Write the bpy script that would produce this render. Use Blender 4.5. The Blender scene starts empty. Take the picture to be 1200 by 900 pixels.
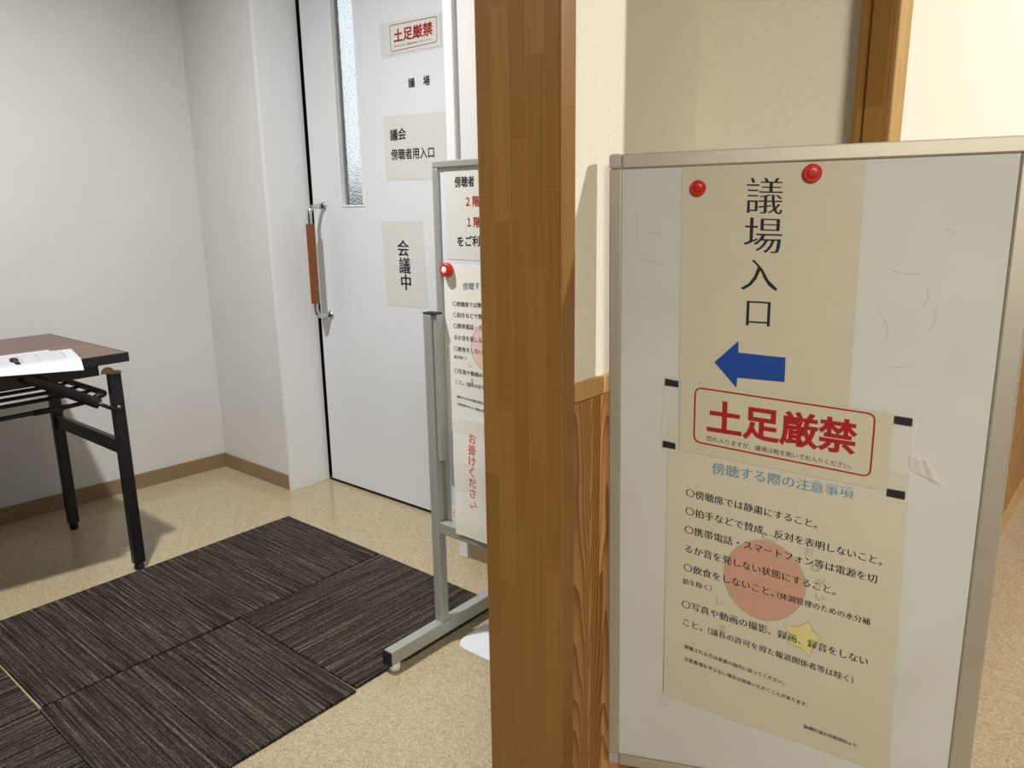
import bpy, bmesh, math, random
from mathutils import Matrix, Vector, noise
random.seed(7)
SC = bpy.context.scene
COL = SC.collection
PI = math.pi

# ------------------------------------------------------------------ camera
cd = bpy.data.cameras.new('camera')
cam = bpy.data.objects.new('camera', cd); COL.objects.link(cam)
cr = Vector((0.77031354, 0.63750441, -0.01432402)); cu_ = Vector((-0.13243946, 0.18192276, 0.97435307)); cf = Vector((-0.62376024, 0.7486603, -0.2245683))
cam.matrix_world = Matrix(((cr.x, cu_.x, -cf.x, 0), (cr.y, cu_.y, -cf.y, 0), (cr.z, cu_.z, -cf.z, 1.10), (0, 0, 0, 1)))
cd.sensor_width = 36.0; cd.lens = 36 * 887.2 / 1200; cd.clip_start = 0.02
SC.camera = cam

# ------------------------------------------------------------------ world, lamps, exposure
w = bpy.data.worlds.new('world'); SC.world = w; w.use_nodes = True
wb = w.node_tree.nodes['Background']
wb.inputs[0].default_value = (1.0, 0.97, 0.92, 1); wb.inputs[1].default_value = 0.055
def lamp(name, typ, loc, energy, color, size, target=None, **kw):
    l = bpy.data.lights.new(name, typ); l.energy = energy; l.color = color
    if typ == 'AREA':
        l.shape = 'RECTANGLE'; l.size = size; l.size_y = kw.get('size_y', size)
    else:
        l.shadow_soft_size = size
    o = bpy.data.objects.new(name, l); COL.objects.link(o); o.location = loc
    if target is not None:
        o.rotation_euler = (Vector(target) - Vector(loc)).to_track_quat('-Z', 'Y').to_euler()
    return o
dl = lamp('entrance_downlight', 'SPOT', (-1.70, 0.50, 2.50), 212, (1.0, 0.985, 0.968), 0.045, (-1.70, 0.50, 0)); dl.data.spot_size = math.radians(166); dl.data.spot_blend = 1.0
lamp('corridor_lamp', 'POINT', (1.72, 2.39, 2.47), 285, (1.0, 0.98, 0.96), 0.03)
pl_ = lamp('corridor_fill', 'AREA', (1.8, -1.4, 2.4), 7.2, (1.0, 0.93, 0.80), 0.9, (0.0, 1.0, 0.85), size_y=0.6); pl_.data.spread = math.radians(44)  # warm fill added to brighten the board, post and return wall, no real fitting
SC.view_settings.view_transform = 'Standard'; SC.view_settings.look = 'None'
SC.view_settings.gamma = 1.0; SC.view_settings.exposure = 0.0
SC.view_settings.use_curve_mapping = False

# ------------------------------------------------------------------ material helpers
def lin(c):
    return tuple(((v / 255) / 12.92 if v / 255 <= 0.04045 else ((v / 255 + 0.055) / 1.055) ** 2.4) for v in c) + (1.0,)
class NT:
    def __init__(s, name):
        s.m = bpy.data.materials.new(name); s.m.use_nodes = True
        s.t = s.m.node_tree; s.b = s.t.nodes['Principled BSDF']; s.out = s.t.nodes['Material Output']
    def n(s, typ, **kw):
        x = s.t.nodes.new(typ)
        for k, v in kw.items():
            if k.startswith('i_'):
                key = k[2:]; x.inputs[int(key) if key.isdigit() else key.replace('_', ' ')].default_value = v
            else: setattr(x, k, v)
        return x
    def l(s, a, b): s.t.links.new(a, b)
    def coord(s, scale=(1, 1, 1), rot=(0, 0, 0), kind='Object'):
        c = s.n('ShaderNodeTexCoord'); m = s.n('ShaderNodeMapping')
        m.inputs['Scale'].default_value = scale; m.inputs['Rotation'].default_value = rot
        s.l(c.outputs[kind], m.inputs['Vector']); return m.outputs[0]
    def noise(s, vec, scale, detail=4, rough=0.6, dist=0.0, dim='3D', W=None):
        x = s.n('ShaderNodeTexNoise', noise_dimensions=dim); x.inputs['Scale'].default_value = scale
        x.inputs['Detail'].default_value = detail; x.inputs['Roughness'].default_value = rough; x.inputs['Distortion'].default_value = dist
        s.l(vec, x.inputs['Vector'])
        if W is not None: s.l(W, x.inputs['W'])
        return x.outputs['Fac']
    def ramp(s, fac, stops, interp='LINEAR'):
        r = s.n('ShaderNodeValToRGB'); r.color_ramp.interpolation = interp
        e = r.color_ramp.elements
        while len(e) < len(stops): e.new(0.5)
        for el, (p, c) in zip(e, stops): el.position = p; el.color = c
        s.l(fac, r.inputs[0]); return r.outputs[0]
    def mix(s, fac, a, b, mode='MIX'):
        x = s.n('ShaderNodeMix', data_type='RGBA', blend_type=mode)
        for sock, v in ((x.inputs[0], fac), (x.inputs[6], a), (x.inputs[7], b)):
            if hasattr(v, 'is_linked'): s.l(v, sock)
            else: sock.default_value = v
        return x.outputs[2]
    def math(s, op, a, b=0.0):
        x = s.n('ShaderNodeMath', operation=op)
        for sock, v in ((x.inputs[0], a), (x.inputs[1], b)):
            if hasattr(v, 'is_linked'): s.l(v, sock)
            else: sock.default_value = v
        return x.outputs[0]
    def bump(s, h, strength=0.3, dist=0.001):
        x = s.n('ShaderNodeBump'); x.inputs['Strength'].default_value = strength; x.inputs['Distance'].default_value = dist
        s.l(h, x.inputs['Height']); s.l(x.outputs[0], s.b.inputs['Normal'])
    def set(s, color=None, rough=None, metal=None, spec=None, **kw):
        for k, v in (('Base Color', color), ('Roughness', rough), ('Metallic', metal), ('Specular IOR Level', spec)):
            if v is None: continue
            if hasattr(v, 'is_linked'): s.l(v, s.b.inputs[k])
            else: s.b.inputs[k].default_value = v
        for k, v in kw.items(): s.b.inputs[k.replace('_', ' ')].default_value = v
        return s
def plain(name, rgb, rough=0.5, metal=0.0, spec=0.5, var=0.03, scale=40):
    m = NT(name); c = lin(rgb); v = m.coord()
    f = m.noise(v, scale, 3)
    lo = tuple(x * (1 - var) for x in c[:3]) + (1,); hi = tuple(min(1, x * (1 + var)) for x in c[:3]) + (1,)
    m.set(m.ramp(f, [(0.3, lo), (0.7, hi)]), rough, metal, spec); return m.m

M = {}
# painted wall of the entrance room
m = NT('wall_paint'); v = m.coord()
m.set(m.ramp(m.noise(v, 2.5, 5), [(0.3, lin((214, 213, 211))), (0.7, lin((220, 219, 217)))]), 0.55, spec=0.3)
m.bump(m.noise(v, 260, 2), 0.12, 0.0006); M['wall'] = m.m
M['door'] = plain('door_panel_paint', (219, 222, 226), 0.38, var=0.01, scale=6)
M['casing'] = plain('casing_paint', (228, 229, 230), 0.45, var=0.01)
# woven wallpaper of the corridor
m = NT('woven_wallpaper'); v = m.coord()
a = m.noise(m.coord((90, 90, 700)), 1, 3, 0.7); b = m.noise(m.coord((700, 700, 60)), 1, 3, 0.7)
h = m.math('ADD', a, b)
m.set(m.mix(m.math('MULTIPLY', h, 0.5), lin((208, 200, 178)), lin((248, 243, 228))), 0.85, spec=0.15)
m.bump(h, 0.55, 0.0012); M['paper_wall'] = m.m
M['baseboard'] = plain('vinyl_baseboard', (143, 121, 90), 0.5, var=0.03)
# speckled vinyl floor
m = NT('speckled_floor'); v = m.coord()
vo = m.n('ShaderNodeTexVoronoi', feature='F1'); vo.inputs['Scale'].default_value = 330; m.l(v, vo.inputs['Vector'])
sp = m.n('ShaderNodeSeparateColor'); m.l(vo.outputs['Color'], sp.inputs[0])
c = m.ramp(sp.outputs[0], [(0.0, lin((150, 131, 99))), (0.2, lin((172, 155, 124))), (0.55, lin((182, 166, 135))), (0.85, lin((188, 173, 143))), (1.0, lin((204, 191, 164)))])
c2 = m.mix(m.math('MULTIPLY', m.noise(v, 3, 2), 0.2), c, lin((176, 160, 128)))
m.set(c2, 0.15, spec=0.42)
m.bump(m.noise(v, 60, 2), 0.03, 0.0006); M['floor'] = m.m
# finger-jointed laminated timber
def laminated(name, base, dark, light, offs=(0, 0, 0)):
    m = NT(name); tc = m.n('ShaderNodeTexCoord'); sx = m.n('ShaderNodeSeparateXYZ'); m.l(tc.outputs['Object'], sx.inputs[0])
    acc = m.math('ADD', m.math('ADD', sx.outputs[0], sx.outputs[1]), 2.003 + offs[0])
    row = m.math('FLOOR', m.math('MULTIPLY', acc, 1 / 0.0281))
    zz = m.math('ADD', m.math('ADD', sx.outputs[2], 3.0 + offs[2]), m.math('MULTIPLY', row, 0.1621))
    cb = m.n('ShaderNodeCombineXYZ'); m.l(zz, cb.inputs[0]); m.l(acc, cb.inputs[1])
    br = m.n('ShaderNodeTexBrick'); br.offset = 0.0; br.offset_frequency = 2; br.squash = 1.0
    for k, val in (('Scale', 1.0), ('Mortar Size', 0.0004), ('Mortar Smooth', 0.3), ('Bias', 0.0), ('Brick Width', 0.262), ('Row Height', 0.0281)): br.inputs[k].default_value = val
    br.inputs['Color1'].default_value = (0, 0, 0, 1); br.inputs['Color2'].default_value = (1, 1, 1, 1); br.inputs['Mortar'].default_value = (0.3, 0.3, 0.3, 1)
    m.l(cb.outputs[0], br.inputs['Vector'])
    tone = m.n('ShaderNodeRGBToBW'); m.l(br.outputs['Color'], tone.inputs[0])
    W = m.math('MULTIPLY', tone.outputs[0], 17.0)
    g1 = m.noise(m.coord((34, 34, 1.3)), 1, 5, 0.6, 0.8, '4D', W)
    g2 = m.noise(m.coord((330, 330, 7)), 1, 3, 0.7, 0, '4D', W)
    body = m.ramp(tone.outputs[0], [(0.0, lin(dark)), (0.5, lin(base)), (1.0, lin(light))])
    c = m.mix(m.math('MULTIPLY', g1, 0.5), body, lin([x * 0.9 for x in dark]))
    c = m.mix(m.ramp(g2, [(0.45, (0, 0, 0, 1)), (0.75, (0.4, 0.4, 0.4, 1))]), c, lin([x * 0.72 for x in dark]))
    c = m.mix(m.math('MULTIPLY', br.outputs['Fac'], 0.35), c, lin([min(255, x * 1.2) for x in light]))
    m.set(c, 0.42, spec=0.4); m.bump(g2, 0.15, 0.0005); return m.m
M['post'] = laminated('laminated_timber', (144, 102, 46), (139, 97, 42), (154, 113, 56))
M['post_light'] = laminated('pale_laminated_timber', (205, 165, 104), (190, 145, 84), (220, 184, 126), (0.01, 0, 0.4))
# cedar wainscot boards with strong figure
m = NT('cedar_wainscot')
tc = m.n('ShaderNodeTexCoord'); sx = m.n('ShaderNodeSeparateXYZ'); m.l(tc.outputs['Object'], sx.inputs[0])
bp = m.math('MULTIPLY', m.math('ADD', sx.outputs[1], 4.5 - 0.8635), 1 / 0.09)
brd = m.math('FLOOR', bp); uu = m.math('SUBTRACT', m.math('FRACT', bp), 0.5)
W = m.math('MULTIPLY', brd, 3.71)
g = m.noise(m.coord((9, 9, 2.2)), 1, 2, 0.5, 0.2, '4D', W)
arch = m.math('ADD', m.math('MULTIPLY', sx.outputs[2], 7.0), m.math('MULTIPLY', m.math('MULTIPLY', uu, uu), 22.0))
rings = m.math('FRACT', m.math('ADD', m.math('ADD', arch, m.math('MULTIPLY', g, 9.0)), m.math('MULTIPLY', brd, 0.37)))
fine = m.noise(m.coord((420, 420, 9)), 1, 2, 0.6)
c = m.ramp(rings, [(0.0, lin((178, 134, 82))), (0.55, lin((166, 120, 69))), (0.85, lin((128, 84, 43))), (0.95, lin((112, 68, 32))), (1.0, lin((172, 127, 76)))])
c = m.mix(m.math('MULTIPLY', fine, 0.35), c, lin((150, 98, 50)))
m.set(c, 0.45, spec=0.35); m.bump(fine, 0.15, 0.0005); M['cedar'] = m.m
# anodised aluminium, whiteboard, papers
def alu(name, rgb, rough=0.42, metal=0.55):
    m = NT(name); s = m.noise(m.coord(), 30, 2, 0.6)
    c = lin(rgb); m.set(m.ramp(s, [(0.3, tuple(x * 0.96 for x in c[:3]) + (1,)), (0.7, c)]), rough, metal); return m.m
M['alu'] = alu('anodised_aluminium', (186, 179, 166), 0.5, 0.75)
M['alu_grey'] = alu('grey_painted_aluminium', (172, 174, 168), 0.4, 0.35)
M['corner'] = plain('grey_plastic_corner', (168, 163, 155), 0.5)
m = NT('whiteboard_steel'); v = m.coord()
sm = m.noise(v, 6, 4, 0.55, 0.2)
m.set(m.ramp(sm, [(0.4, lin((196, 196, 193))), (0.7, lin((189, 188, 184)))]), 0.22, spec=0.5); M['white'] = m.m
m = NT('blue_white_board'); v = m.coord()
m.set(m.ramp(m.noise(v, 6, 3), [(0.3, lin((206, 216, 230))), (0.7, lin((214, 222, 234)))]), 0.25); M['white_blue'] = m.m
def paper(name, rgb, rough, wav=0.15, coat=0.0):
    m = NT(name); v = m.coord(); f = m.noise(v, 14, 4)
    c = lin(rgb); m.set(m.ramp(f, [(0.3, tuple(x * 0.96 for x in c[:3]) + (1,)), (0.7, c)]), rough)
    m.b.inputs['Coat Weight'].default_value = coat; m.b.inputs['Coat Roughness'].default_value = 0.08
    m.bump(m.noise(v, 22, 2), wav, 0.002); return m.m
M['lam'] = paper('laminated_cream_paper', (189, 182, 161), 0.5, 0.12, 0.5)
M['poster'] = paper('cream_poster_paper', (191, 184, 164), 0.62, 0.08)
M['sheet'] = paper('white_copy_paper', (232, 231, 224), 0.6, 0.1)
M['sheet_cream'] = paper('off_white_paper', (212, 213, 207), 0.6, 0.12)
M['document'] = paper('document_paper', (206, 209, 213), 0.6, 0.05)
def ink(name, rgb): return plain(name, rgb, 0.6, var=0.02, spec=0.3)
M['black'] = ink('black_ink', (24, 24, 30)); M['red'] = ink('red_ink', (152, 22, 24)); M['blue'] = ink('blue_ink', (16, 62, 140))
M['title'] = ink('pale_blue_ink', (98, 132, 152)); M['pink'] = ink('faded_pink_print', (184, 142, 122)); M['yellow'] = ink('faded_yellow_print', (200, 192, 128))
M['grey_ink'] = ink('pale_grey_ink', (160, 150, 126)); M['pinkink'] = ink('coral_ink', (214, 108, 108)); M['table_ink'] = ink('table_line_ink', (140, 146, 156))
M['pink_w'] = ink('pale_pink_print', (230, 200, 194)); M['smudge'] = ink('dry_marker_trace', (158, 154, 148))
m = NT('clear_film'); tr = m.n('ShaderNodeBsdfTransparent'); mx = m.n('ShaderNodeMixShader'); mx.inputs[0].default_value = 0.20
m.set((0.80, 0.78, 0.72, 1), 0.12); m.bump(m.noise(m.coord(), 30, 2), 0.2, 0.002)
m.l(tr.outputs[0], mx.inputs[1]); m.l(m.b.outputs[0], mx.inputs[2]); m.l(mx.outputs[0], m.out.inputs[0]); M['film'] = m.m
m = NT('thin_clear_film'); tr = m.n('ShaderNodeBsdfTransparent'); mx = m.n('ShaderNodeMixShader'); mx.inputs[0].default_value = 0.14
m.set((0.72, 0.72, 0.70, 1), 0.15); m.bump(m.noise(m.coord(), 40, 2), 0.3, 0.002)
m.l(tr.outputs[0], mx.inputs[1]); m.l(m.b.outputs[0], mx.inputs[2]); m.l(mx.outputs[0], m.out.inputs[0]); M['film_thin'] = m.m
M['black_tape'] = plain('black_tape', (26, 22, 22), 0.45)
M['magnet'] = plain('red_plastic', (196, 34, 24), 0.3, var=0.02); M['magnet_dark'] = plain('dark_red_plastic', (168, 24, 20), 0.35)
M['magnet_white'] = plain('white_plastic', (238, 238, 236), 0.35)
M['black_metal'] = plain('black_enamel', (30, 30, 33), 0.4); M['black_rub'] = plain('black_rubber', (22, 22, 23), 0.7)
M['brass'] = plain('yellowed_zinc', (158, 140, 100), 0.4, 0.7); M['steel'] = plain('polished_steel', (205, 205, 203), 0.2, 1.0)
M['grip'] = plain('brown_wood_grip', (126, 70, 28), 0.4, var=0.12, scale=60)
M['slot'] = plain('gap_shade', (26, 27, 30), 0.8); M['white_base'] = plain('white_steel_plate', (226, 230, 234), 0.35)  # slot colour paints the shade inside the door gap
m = NT('dark_table_laminate'); g = m.noise(m.coord((40, 3, 40)), 1, 5, 0.6, 0.5)
m.set(m.ramp(g, [(0.3, lin((94, 72, 64))), (0.7, lin((124, 100, 90)))]), 0.4, spec=0.4); M['tabletop'] = m.m
M['table_edge'] = plain('black_edge_band', (28, 28, 32), 0.5)
# ribbed carpet tiles: loops in rows along local Y
def carpet(name, along):
    m = NT(name)
    sc = (250, 5.0, 1) if along == 'Y' else (5.0, 250, 1)
    st = m.noise(m.coord(sc), 1, 2, 0.7)
    wide = m.noise(m.coord((150, 1.2, 1) if along == 'Y' else (1.2, 150, 1)), 1, 1, 0.5)
    loops = m.noise(m.coord((280, 160, 100) if along == 'Y' else (160, 280, 100)), 1, 2, 0.7)
    mixed = m.math('ADD', m.math('MULTIPLY', st, 0.40), m.math('ADD', m.math('MULTIPLY', wide, 0.34), m.math('MULTIPLY', loops, 0.30)))
    c = m.ramp(mixed, [(0.40, lin((22, 19, 17))), (0.50, lin((56, 50, 44))), (0.58, lin((88, 80, 71))), (0.70, lin((146, 134, 118)))])
    m.set(c, 0.95, spec=0.1)
    wv = m.n('ShaderNodeTexWave', wave_type='BANDS', bands_direction='X' if along == 'Y' else 'Y'); wv.inputs['Scale'].default_value = 38; wv.inputs['Distortion'].default_value = 0.6
    m.l(m.coord(), wv.inputs['Vector'])
    m.bump(m.math('ADD', wv.outputs['Fac'], m.math('MULTIPLY', loops, 0.8)), 0.8, 0.003); return m.m
M['carpet_y'] = carpet('ribbed_carpet_lengthwise', 'Y'); M['carpet_x'] = carpet('ribbed_carpet_crosswise', 'X')
M['carpet_back'] = plain('carpet_backing', (40, 36, 32), 0.9)
# obscure glass and the daylight glow added behind it
m = NT('obscure_glass'); v = m.coord()
m.set((0.93, 0.97, 0.99, 1), 0.2); m.b.inputs['Transmission Weight'].default_value = 1.0; m.b.inputs['IOR'].default_value = 1.45
vo = m.n('ShaderNodeTexVoronoi', feature='SMOOTH_F1'); vo.inputs['Scale'].default_value = 170; m.l(v, vo.inputs['Vector'])
m.bump(vo.outputs['Distance'], 0.4, 0.002); M['glass'] = m.m
m = NT('daylight_glow'); e = m.n('ShaderNodeEmission'); e.inputs[0].default_value = (0.88, 0.96, 1.0, 1); e.inputs[1].default_value = 1.15
m.l(e.outputs[0], m.out.inputs[0]); M['daylight'] = m.m

# ------------------------------------------------------------------ object helpers
def woff(o):
    v = Vector((0, 0, 0))
    while o is not None: v += o.location; o = o.parent
    return v
def obj(name, bm, mat, parent=None, smooth=False, origin=None):
    me = bpy.data.meshes.new(name)
    if smooth:
        for f in bm.faces: f.smooth = True
    o = bpy.data.objects.new(name, me); COL.objects.link(o)
    if parent is not None:
        off = woff(parent); o.parent = parent
    else:
        cs = [v.co for v in bm.verts]
        off = Vector(origin) if origin is not None else Vector(((min(c.x for c in cs) + max(c.x for c in cs)) / 2, (min(c.y for c in cs) + max(c.y for c in cs)) / 2, min(c.z for c in cs)))
        o.location = off
    bmesh.ops.translate(bm, verts=bm.verts, vec=-off)
    bm.normal_update(); bm.to_mesh(me); bm.free()
    mats = mat if isinstance(mat, (list, tuple)) else [mat]
    for k in mats: me.materials.append(M[k])
    return o
def tag(o, label, cat=None, group=None, kind=None):
    o['label'] = label
    if cat: o['category'] = cat
    if group: o['group'] = group
    if kind: o['kind'] = kind
    return o
def thing(name, label, cat, loc, group=None):
    o = bpy.data.objects.new(name, None); COL.objects.link(o); o.location = loc; o.empty_display_size = 0.05
    return tag(o, label, cat, group)
def struct(name, bm, mat, label=None, cat=None, parent=None, **kw):
    o = obj(name, bm, mat, parent, **kw)
    if parent is None: o['kind'] = 'structure'
    if label: o['label'] = label
    if cat: o['category'] = cat
    return o
def BM(): return bmesh.new()
def frame(o, ex, ey, n):
    o, ex, ey, n = Vector(o), Vector(ex), Vector(ey), Vector(n)
    return Matrix(((ex.x, ey.x, n.x, o.x), (ex.y, ey.y, n.y, o.y), (ex.z, ey.z, n.z, o.z), (0, 0, 0, 1)))
def bx(bm, a0, a1, b0, b1, c0, c1, bev=0.0, T=None, seg=2, mi=0):
    t = bmesh.new()
    bmesh.ops.create_cube(t, size=1)
    for v in t.verts:
        v.co = Vector(((a0 + a1) / 2 + v.co.x * (a1 - a0), (b0 + b1) / 2 + v.co.y * (b1 - b0), (c0 + c1) / 2 + v.co.z * (c1 - c0)))
    if bev > 0: bmesh.ops.bevel(t, geom=t.edges[:], offset=bev, segments=seg, affect='EDGES', profile=0.5)
    merge(bm, t, T, mi)
def merge(bm, t, T=None, mi=0):
    mp = {}
    for v in t.verts: mp[v] = bm.verts.new((T @ v.co) if T is not None else v.co)
    for f in t.faces:
        try:
            nf = bm.faces.new([mp[v] for v in f.verts]); nf.material_index = mi; nf.smooth = f.smooth
        except ValueError: pass
    t.free()
    bmesh.ops.recalc_face_normals(bm, faces=bm.faces[:])
def tube(bm, pts, r, seg=12, cap=True, flat=None):
    pts = [Vector(p) for p in pts]; rings = []
    up = None
    for i, p in enumerate(pts):
        d = ((pts[min(i + 1, len(pts) - 1)] - p).normalized() + (p - pts[max(i - 1, 0)]).normalized()).normalized()
        if up is None:
            up = Vector((0, 0, 1)) if abs(d.z) < 0.9 else Vector((1, 0, 0))
        s = d.cross(up).normalized(); up = s.cross(d).normalized()
        k1, k2 = (r, r) if flat is None else flat
        rings.append([bm.verts.new(p + s * (k1 * math.cos(2 * PI * j / seg)) + up * (k2 * math.sin(2 * PI * j / seg))) for j in range(seg)])
    for a, b in zip(rings, rings[1:]):
        for j in range(seg):
            f = bm.faces.new((a[j], a[(j + 1) % seg], b[(j + 1) % seg], b[j])); f.smooth = True
    if cap: bm.faces.new(rings[0][::-1]); bm.faces.new(rings[-1])
    bmesh.ops.recalc_face_normals(bm, faces=bm.faces[:])
def lathe(bm, prof, T=None, seg=28):
    rings = []
    for r, z in prof:
        ring = [bm.verts.new(Vector((max(r, 1e-5) * math.cos(2 * PI * j / seg), max(r, 1e-5) * math.sin(2 * PI * j / seg), z))) for j in range(seg)]
        if T is not None:
            for v in ring: v.co = T @ v.co
        rings.append(ring)
    for a, b in zip(rings, rings[1:]):
        for j in range(seg):
            f = bm.faces.new((a[j], a[(j + 1) % seg], b[(j + 1) % seg], b[j])); f.smooth = True
    bm.faces.new(rings[0][::-1]); bm.faces.new(rings[-1])
    bmesh.ops.recalc_face_normals(bm, faces=bm.faces[:])
def arc(p0, c, p1, n=6):
    p0, c, p1 = Vector(p0), Vector(c), Vector(p1)
    return [(1 - t) ** 2 * p0 + 2 * t * (1 - t) * c + t * t * p1 for t in [i / n for i in range(n + 1)]]
def quad_sheet(bm, q, T, c0, th=0.0004, nx=8, ny=8, surf=None):
    """thin sheet over the quad q = TL,TR,BL,BR (local), with thickness"""
    TL, TR, BL, BR = [Vector((x, y)) for x, y in q]
    G = []
    for lay in (c0 + th, c0):
        g = []
        for j in range(ny + 1):
            for i in range(nx + 1):
                s, t = i / nx, j / ny
                p = (TL * (1 - s) + TR * s) * (1 - t) + (BL * (1 - s) + BR * s) * t
                c = lay + (surf(p.x, p.y) if surf else 0)
                g.append(bm.verts.new(T @ Vector((p.x, p.y, c))))
        G.append(g)
    W_ = nx + 1
    for k, g in enumerate(G):
        for j in range(ny):
            for i in range(nx):
                vs = [g[j * W_ + i], g[j * W_ + i + 1], g[(j + 1) * W_ + i + 1], g[(j + 1) * W_ + i]]
                bm.faces.new(vs if k else vs[::-1])
    rim = [i for i in range(nx + 1)] + [j * W_ + nx for j in range(1, ny + 1)] + [ny * W_ + i for i in range(nx - 1, -1, -1)] + [j * W_ for j in range(ny - 1, 0, -1)]
    for a, b in zip(rim, rim[1:] + rim[:1]): bm.faces.new((G[0][a], G[0][b], G[1][b], G[1][a]))
    bmesh.ops.recalc_face_normals(bm, faces=bm.faces[:])
def poly(bm, pts, T, c, surf=None):
    vs = [bm.verts.new(T @ Vector((x, y, c + (surf(x, y) if surf else 0)))) for x, y in pts]
    f = bm.faces.new(vs)
    bmesh.ops.triangulate(bm, faces=[f])
def ribbon(bm, pts, wd, T, c, closed=False, surf=None):
    P = [Vector(p) for p in pts]; n = len(P); L = []; Rr = []
    for i, p in enumerate(P):
        a = P[(i - 1) % n] if closed else P[max(i - 1, 0)]; b = P[(i + 1) % n] if closed else P[min(i + 1, n - 1)]
        d = (b - a).normalized(); s = Vector((-d.y, d.x)) * wd / 2
        for lst, q in ((L, p + s), (Rr, p - s)): lst.append(bm.verts.new(T @ Vector((q.x, q.y, c + (surf(q.x, q.y) if surf else 0)))))
    for i in range(n if closed else n - 1):
        j = (i + 1) % n; bm.faces.new((L[i], L[j], Rr[j], Rr[i]))
def rounded(q, r, n=5):
    """outline of quad TL,TR,BR,BL with rounded corners"""
    q = [Vector(p) for p in q]; out = []
    for i in range(4):
        p = q[i]; a = (q[i - 1] - p).normalized() * r; b = (q[(i + 1) % 4] - p).normalized() * r
        for k in range(n + 1):
            t = k / n; out.append((1 - t) ** 2 * (p + a) + 2 * t * (1 - t) * p + t * t * (p + b))
    return out
# ------------------------------------------------------------------ lettering (font outlines turned into meshes)
_fc = bpy.data.curves.new('lettering_source', 'FONT'); _fo = bpy.data.objects.new('lettering_source', _fc); COL.objects.link(_fo)
_fc.resolution_u = 2
_cache = {}
def glyph(ch, dx, dy, res=2):
    k = (ch, dx, dy, res)
    if k in _cache: return _cache[k]
    _fc.body = ch; _fc.resolution_u = res
    dg = bpy.context.evaluated_depsgraph_get(); dg.update()
    me = bpy.data.meshes.new_from_object(_fo.evaluated_get(dg))
    bm = bmesh.new(); bm.from_mesh(me); bpy.data.meshes.remove(me)
    bmesh.ops.remove_doubles(bm, verts=bm.verts[:], dist=1e-4)
    nor = {}
    for e in bm.edges:
        if len(e.link_faces) == 1:
            f = e.link_faces[0]; a, b = e.verts; d = (b.co - a.co)
            if d.length < 1e-7: continue
            nn = Vector((d.y, -d.x, 0)).normalized()
            if nn.dot(f.calc_center_median() - (a.co + b.co) / 2) > 0: nn = -nn
            for v in (a, b): nor.setdefault(v, []).append(nn)
    for v, ns in nor.items():
        s = sum(ns, Vector((0, 0, 0)))
        if s.length < 0.2: continue
        s.normalize(); k2 = 1 / max(0.5, s.dot(ns[0]))
        v.co += Vector((s.x * dx * k2, s.y * dy * k2, 0))
    bm.verts.ensure_lookup_table(); bm.verts.index_update()
    r = ([v.co.copy() for v in bm.verts], [[v.index for v in f.verts] for f in bm.faces]); bm.free()
    _cache[k] = r; return r
STY = {'song': (0.028, 0.010), 'gothic': (0.0, 0.0), 'mincho': (0.014, -0.004), 'mincho_fine': (0.006, -0.012), 'bold': (0.030, 0.026), 'semi': (0.012, 0.012), 'heavy': (0.024, 0.020), 'light': (-0.012, -0.012)}
def write(bm, s, P0, P1, T, c, style='gothic', up=None, h=None, surf=None, mi=0, res=2):
    """string s with its centre line from P0 (left) to P1 (right) in local coordinates"""
    P0, P1 = Vector(P0), Vector(P1); n = len(s); d = P1 - P0; em = d.length / n
    up = Vector(up).normalized() if up else Vector((0, 1)); h = h or em
    dx, dy = STY[style]
    for i, ch in enumerate(s):
        if ch in ' 　': continue
        vs, fs = glyph(ch, dx, dy, res); mp = []
        for v in vs:
            p = P0 + d * ((i + v.x) / n) + up * ((v.y - 0.38) * h)
            mp.append(bm.verts.new(T @ Vector((p.x, p.y, c + (surf(p.x, p.y) if surf else 0)))))
        for f in fs:
            try: bm.faces.new([mp[j] for j in f]).material_index = mi
            except ValueError: pass
def write_box(bm, ch, x0, x1, y0, y1, T, c, style, sh=0.0, res=3):
    """one glyph fitted to a box; sh shears the baseline (dy per dx)"""
    vs, fs = glyph(ch, *STY[style], res)
    ax, bx_ = min(v.x for v in vs), max(v.x for v in vs); ay, by = min(v.y for v in vs), max(v.y for v in vs)
    mp = []
    for v in vs:
        s, t = (v.x - ax) / (bx_ - ax), (v.y - ay) / (by - ay)
        x = x0 + s * (x1 - x0); mp.append(bm.verts.new(T @ Vector((x, y0 + t * (y1 - y0) + sh * (x - (x0 + x1) / 2), c))))
    for f in fs:
        try: bm.faces.new([mp[j] for j in f])
        except ValueError: pass

# ================================================================== SETTING
HW = 2.45
# floor
b = BM(); bx(b, -3.4, 4.0, -2.5, 8.0, -0.06, 0.0); struct('floor', b, 'floor', 'speckled beige vinyl floor running through both rooms', 'floor', origin=(0, 0, 0))
# left wall of the entrance (slightly out of square, as measured)
lw_dir = Vector((-0.056, -0.871, 0)).normalized(); lw_n = Vector((-lw_dir.y, lw_dir.x, 0)); lw_n = lw_n if lw_n.x > 0 else -lw_n
TLW = frame((-3.055, 1.659, 0), lw_dir, (0, 0, 1), lw_n)
b = BM(); bx(b, -0.2, 4.2, 0, HW, -0.12, 0, T=TLW); struct('wall_left', b, 'wall', 'plain white wall on the left behind the folding table', 'wall', origin=(0, 0, 0))
b = BM(); bx(b, 0.0, 4.2, 0, 0.062, 0.0005, 0.007, 0.001, T=TLW); struct('baseboard_left', b, 'baseboard', 'brown vinyl baseboard along the left white wall', 'baseboard', origin=(0, 0, 0))
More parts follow.
